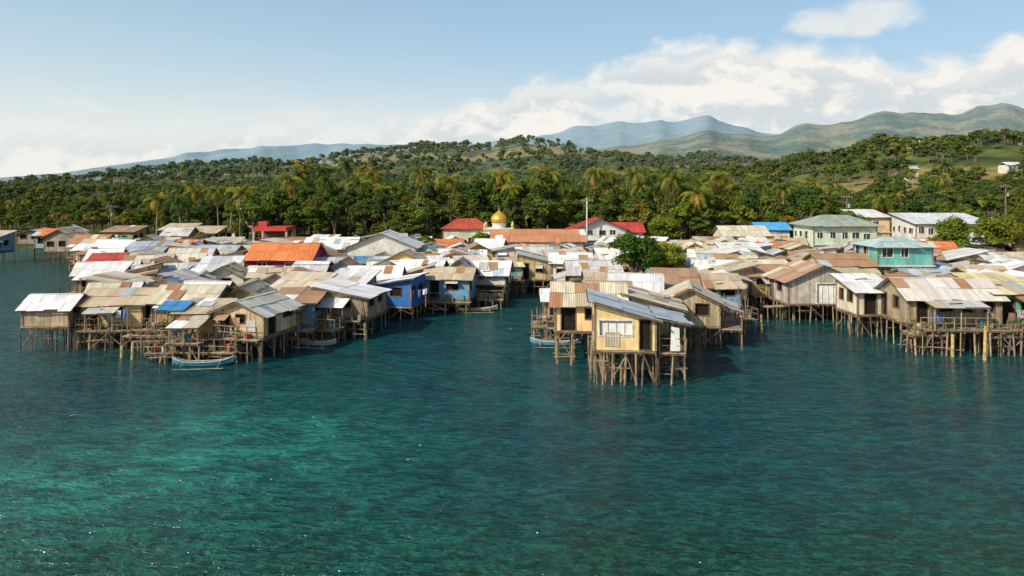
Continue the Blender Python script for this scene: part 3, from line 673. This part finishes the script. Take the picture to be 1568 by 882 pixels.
def scatter(name,pts,scl,coll):
    n=len(pts); me=bpy.data.meshes.new(name); me.from_pydata(pts,[],[])
    a=me.attributes.new('rot','FLOAT_VECTOR','POINT'); a.data.foreach_set('vector',[v for i in range(n) for v in(0,0,U(0,6.28))])
    a=me.attributes.new('scl','FLOAT_VECTOR','POINT'); a.data.foreach_set('vector',[v for s in scl for v in(s*U(.85,1.2),s*U(.85,1.2),s)])
    o=bpy.data.objects.new(name,me); scene.collection.objects.link(o)
    ng=bpy.data.node_groups.new(name,'GeometryNodeTree'); ng.interface.new_socket('Geometry',in_out='INPUT',socket_type='NodeSocketGeometry'); ng.interface.new_socket('Geometry',in_out='OUTPUT',socket_type='NodeSocketGeometry')
    N=ng.nodes; gi=N.new('NodeGroupInput'); go=N.new('NodeGroupOutput'); ip=N.new('GeometryNodeInstanceOnPoints'); ci=N.new('GeometryNodeCollectionInfo')
    ci.inputs['Collection'].default_value=coll; ci.inputs['Separate Children'].default_value=True; ci.inputs['Reset Children'].default_value=True
    ip.inputs['Pick Instance'].default_value=True
    l=ng.links.new; l(gi.outputs[0],ip.inputs['Points']); l(ci.outputs[0],ip.inputs['Instance'])
    for nm,sk in(('rot','Rotation'),('scl','Scale')):
        at=N.new('GeometryNodeInputNamedAttribute'); at.data_type='FLOAT_VECTOR'; at.inputs['Name'].default_value=nm; l(at.outputs['Attribute'],ip.inputs[sk])
    l(ip.outputs[0],go.inputs[0]); md=o.modifiers.new('scatter','NODES'); md.node_group=ng
    return o
HH=[(172,300),(203,282),(-104,300),(250,430),(-150,420),(150,270),(222,262)]
for a,b in HH: HOUSES.append((a,b-5,9,20))
def gen(y0,y1,area,s0,s1,side=.86,xr=None):
    P=[];S=[]; A=side*(y1*y1-y0*y0); n=int(A/area)
    for _ in range(n):
        y=math.sqrt(U(y0*y0,y1*y1)); x=U(-side,side)*y
        if xr and not xr[0]<x<xr[1]: continue
        if R()<clr(x,y)*.9: continue
        if not free(x,y,3,3,.5): continue
        c=np.interp(x,COX,COY)
        if y<c+18: continue
        z=tz(x,y)
        if z<.9: continue
        k=.72 if x<-75 and y<400 else 1
        if -58<x<60 and y<190: k=1.12
        P.append((x,y,z-.2)); S.append(U(s0,s1)*k*(1+.25*mnoise.noise(Vector((x/25,y/25,0)))))
    return P,S
P1,S1=gen(118,260,25,.5,1.0); P2,S2=gen(260,900,105,.7,1.1); P3,S3=gen(900,1750,420,1.2,2.0)
scatter('forest',P1,S1,bc); scatter('hill_forest',P2+P3,S2+S3,fc)
P4,S4=gen(120,145,18,.2,.42); scatter('shrubs',P4,S4,bc)
P5,S5=gen(130,250,340,.65,1.0); 
P6,S6=gen(134,165,130,.75,1.05,xr=(-50,60)); scatter('palm_grove',P5+P6,S5+S6,pc); print('forest',len(P1),len(P2),len(P3),len(P5),len(P6))
for px,y,h in ((-71,152,10),(-62,146,10),(-73,142,8.5),(-66,138,8),(-46.5,152,15),(-43.5,158,14.5),(-44.5,148,13),(-36,150,15.5),(-33.5,156,14.5),(-30.5,150,13),(-20.5,146,13.5),(-1.5,140,11.5),(-8,146,11.5),(5,148,11.5),(7,136,9),(16.5,140,13.5),(19,146,13),(25.5,138,13),(29,150,13.5),(33.5,122,9.5),(-57,140,9),(-52,136,9.5),(44,150,11.5),(58,160,12),(9,145,11.5),(-47,138,9),(-40,145,12),(-26,144,10),(-14,150,12),(22,142,10)):
    o=palm('palm_tree',H=h,link=True,L=U(3.4,4.3)); o.location=(px,y,tz(px,y)-.1); o.rotation_euler=(0,0,U(0,6))
for (x,y,h,w,bs) in ((12.4,71.5,7.3,3.6,(.06,.11,.02)),(17.3,76,6.0,3.2,(.12,.165,.035)),(61,96,7.8,4.0,(.07,.12,.025)),(68,97,8.2,4.4,(.08,.13,.025)),(-13.5,104,4.5,2.2,(.09,.14,.02)),(57,117,8,4,(.07,.12,.02)),(26,118,7,3.6,(.07,.12,.02)),(-50,112,4.5,2.5,(.10,.15,.02)),(-4.5,110,4.8,2,(.07,.13,.02)),(74,94,8.5,4.6,(.08,.13,.025))):
    o=broad('mangrove_tree' if y<100 else 'broadleaf_tree',H=h,Wd=w,nl=28,per=240,ls=.17,base=bs,tall=1.0); scene.collection.objects.link(o); o.location=(x,y,.4)
for x,y in HH:
    z=tz(x,y); mb=MB(); mb.box((0,0,.9),(6,5,3.4),PAINT,(.62,.6,.53))
    for k in(-1.8,0,1.8): mb.box((k,-2.51,1.4),(.9,.06,1.0),GLASS,(.03,.04,.05))
    rc=random.choice([GREY,WHITE,RUST]); slope(mb,(-3.5,-3.,2.5),(3.5,-3.,2.5),(3.5,0,3.8),(-3.5,0,3.8),rc,0); slope(mb,(3.5,3.,2.5),(-3.5,3.,2.5),(-3.5,0,3.8),(3.5,0,3.8),rc,0)
    mb.obj('hillside_house',(x,y,z+.8),U(-.3,.3))

# ------------------------------------------------------------------ sea
mb=bpy.data.meshes.new('sea'); mb.from_pydata([(-16000,-200,0),(16000,-200,0),(16000,14000,0),(-16000,14000,0)],[],[(0,1,2,3)])
sea=bpy.data.objects.new('sea',mb); scene.collection.objects.link(sea)
m,nt,b=newmat('sea_water'); q=NT(nt); tc=q.n('ShaderNodeTexCoord').outputs['Object']
big=q.noise(tc,.06,4,.6,.6); medn=q.noise(q.mapping(tc,(1,1.6,1)),.35,5,.7,.6); fine=q.noise(tc,2.6,4,.7); patch=q.noise(q.mapping(tc,(.8,1.5,1),loc=(11,5,0)),.11,4,.6,.5)
sp=q.n('ShaderNodeSeparateXYZ'); q.l(tc,sp.inputs[0]); X,Y=sp.outputs[0],sp.outputs[1]
def blob(cx,cy,rx,ry):
    a=q.math('POWER',q.math('ABSOLUTE',q.math('DIVIDE',q.math('SUBTRACT',X,cx),rx)),2.); c=q.math('POWER',q.math('ABSOLUTE',q.math('DIVIDE',q.math('SUBTRACT',Y,cy),ry)),2.)
    return q.math('POWER',2.718,q.math('MULTIPLY',q.math('ADD',a,c),-1))
sh=q.math('ADD',blob(-13.5,33,6,5),q.math('ADD',q.math('MULTIPLY',blob(-20,27,7,4.5),.9),q.math('MULTIPLY',blob(-8,25,6,4),.2)))
sh=q.math('MULTIPLY',sh,q.mapr(big,.35,.6,.5,1.1)); sh=q.math('MULTIPLY',sh,q.mapr(medn,.36,.62,.3,1.15),clamp=True)
def ridge(n,p=1.6): return q.math('POWER',q.math('SUBTRACT',1,q.math('ABSOLUTE',q.math('MULTIPLY_ADD',n,2,-1))),p)
w1=ridge(q.noise(q.mapping(tc,(.55,1.4,1),(0,0,D2(16))),1.3,4,.6,.5)); w2=q.noise(q.mapping(tc,(.5,1.1,1),(0,0,D2(-20))),.35,2,.5); w3=q.noise(q.mapping(tc,(.7,1.2,1),(0,0,D2(25))),4.5,3,.65)
w4=ridge(q.noise(q.mapping(tc,(.6,1.3,1),(0,0,D2(-22)),(7,3,0)),3.0,3,.6,.5))
deep=q.mix(q.mapr(medn,.35,.66),(.003,.036,.044),(.007,.064,.070))
deep=q.mix(q.mapr(patch,.42,.62,0,.55),deep,(.004,.070,.062))
nearg=q.mapr(Y,19,31,1,0)
deep=q.mix(q.math('MULTIPLY',nearg,.85),deep,q.mix(q.mapr(fine,.40,.64),(.002,.030,.021),(.012,.085,.042)))
crest=q.math('MULTIPLY',q.mapr(w1,.70,.99),q.mapr(w4,.3,.95,.4,1))
wv=q.math('MULTIPLY_ADD',crest,.75,.72)  # wave light put into the colour: crests brighter, troughs darker
col=q.mix(q.math('MULTIPLY',sh,.85),deep,(.018,.22,.16))
col=q.mix(1,col,wv,'MULTIPLY')
q.l(col,b.inputs['Base Color']); b.inputs['Roughness'].default_value=.08; b.inputs['IOR'].default_value=1.33
h=q.math('ADD',q.math('ADD',q.math('MULTIPLY',w1,.15),q.math('MULTIPLY',w2,.40)),q.math('ADD',q.math('MULTIPLY',w3,.045),q.math('MULTIPLY',w4,.055)))
q.l(q.bump(h,1,1.0),b.inputs['Normal'])
mb.materials.append(m)

# ------------------------------------------------------------------ world
SUNV=Vector((-.70,-.55,.64)).normalized(); el=math.asin(SUNV.z); az=math.atan2(SUNV.x,SUNV.y)
wd=bpy.data.worlds.new('World'); scene.world=wd; wd.use_nodes=True; nt=wd.node_tree; q=NT(nt); bg=nt.nodes['Background']
sky=q.n('ShaderNodeTexSky',sky_type='NISHITA'); sky.sun_disc=False; sky.sun_elevation=el; sky.sun_rotation=az%(2*math.pi)
sky.air_density=1.0; sky.dust_density=2.0; sky.ozone_density=1.5
ST=.14; bg.inputs['Strength'].default_value=ST
tc=q.n('ShaderNodeTexCoord').outputs['Generated']; sp=q.n('ShaderNodeSeparateXYZ'); q.l(tc,sp.inputs[0])
azn=q.math('ARCTAN2',sp.outputs[0],sp.outputs[1]); eln=sp.outputs[2]
cr=q.n('ShaderNodeValToRGB'); E=[(-.637,.085),(-.306,.100),(-.172,.108),(-.0415,.135),(.043,.165),(.109,.168),(.183,.205),(.29,.196),(.373,.194),(.453,.19),(.505,.166),(.555,.158),(.594,.163),(.62,.182),(.75,.2)]
e=cr.color_ramp.elements
while len(e)<len(E): e.new(.5)
for k,(a,v) in enumerate(E): e[k].position=(a+.8)/1.6; e[k].color=(v*4,)*3+(1,)
q.l(q.math('DIVIDE',q.math('ADD',azn,.8),1.6),cr.inputs[0]); edge=q.math('DIVIDE',cr.outputs[0],4)
vec=q.mapping(tc,(1,1,1.8)); nA=q.noise(vec,10,8,.58,.2); nB=q.noise(q.mapping(tc,(1,1,2.5),loc=(3,1,.03)),5,5,.6)
d=q.math('ADD',q.math('SUBTRACT',edge,eln),q.math('MULTIPLY',q.math('SUBTRACT',nA,.5),.10))
right=q.mapr(azn,-.3,.05)
mk=q.mix(right,q.mapr(d,-.05,.07,0,.65),q.mapr(d,-.003,.022,0,1))
dens=q.mapr(q.math('ADD',nB,q.math('MULTIPLY',q.math('ABSOLUTE',q.math('SUBTRACT',d,.02)),-.6)),.22,.48,.55,1)
def cblob(a,e_,ra,re,s=1,am=-9):
    u=q.math('POWER',q.math('ABSOLUTE',q.math('DIVIDE',q.math('SUBTRACT',azn,a),ra)),2); v=q.math('POWER',q.math('ABSOLUTE',q.math('DIVIDE',q.math('SUBTRACT',eln,e_),re)),2)
    return q.mapr(q.math('ADD',q.math('ADD',u,v),q.math('MULTIPLY',q.math('SUBTRACT',nA,.5),am)),.2,1.9,s,0)
m2=q.math('MAXIMUM',cblob(.463,.219,.065,.021,.7,-7),cblob(-.56,.10,.05,.01,.3))
mask=q.math('MAXIMUM',q.math('MULTIPLY',mk,dens),m2)
nC=q.noise(q.mapping(tc,(1,1,1.8),loc=(.012,0,-.03)),10,6,.58,.2)
lit=q.math('MAXIMUM',q.mapr(q.math('SUBTRACT',nA,nC),-.09,.07),q.mapr(d,.05,.0,0,.85))
cc=q.mix(lit,(.66/ST,.72/ST,.75/ST),(.94/ST,.91/ST,.85/ST))
haze=q.mapr(eln,.0,.55,.92,0)
hzc=q.mix(q.mapr(azn,-.7,.5),q.mix(q.mapr(eln,.02,.24),(.84/ST,.88/ST,.84/ST),(.54/ST,.75/ST,.87/ST)),q.mix(q.mapr(eln,.02,.22),(.78/ST,.83/ST,.82/ST),(.42/ST,.65/ST,.84/ST)))
base=q.mix(haze,sky.outputs[0],hzc)
q.l(q.mix(mask,base,cc),bg.inputs['Color'])
sl=bpy.data.lights.new('sun','SUN'); sl.energy=5.0; sl.angle=D2(.5); sl.color=(1,.91,.75)
so=bpy.data.objects.new('sun',sl); scene.collection.objects.link(so); so.rotation_euler=SUNV.to_track_quat('Z','Y').to_euler()
# ------------------------------------------------------------------ camera
cd=bpy.data.cameras.new('camera'); cd.lens=24.3; cd.sensor_width=36; cd.shift_y=-.0963; cd.clip_end=30000; cd.clip_start=.5
co=bpy.data.objects.new('camera',cd); co.location=(0,0,12); co.rotation_euler=(math.pi/2,0,0); scene.collection.objects.link(co); scene.camera=co
scene.view_settings.view_transform='Standard'; scene.view_settings.look='None'; scene.view_settings.exposure=0
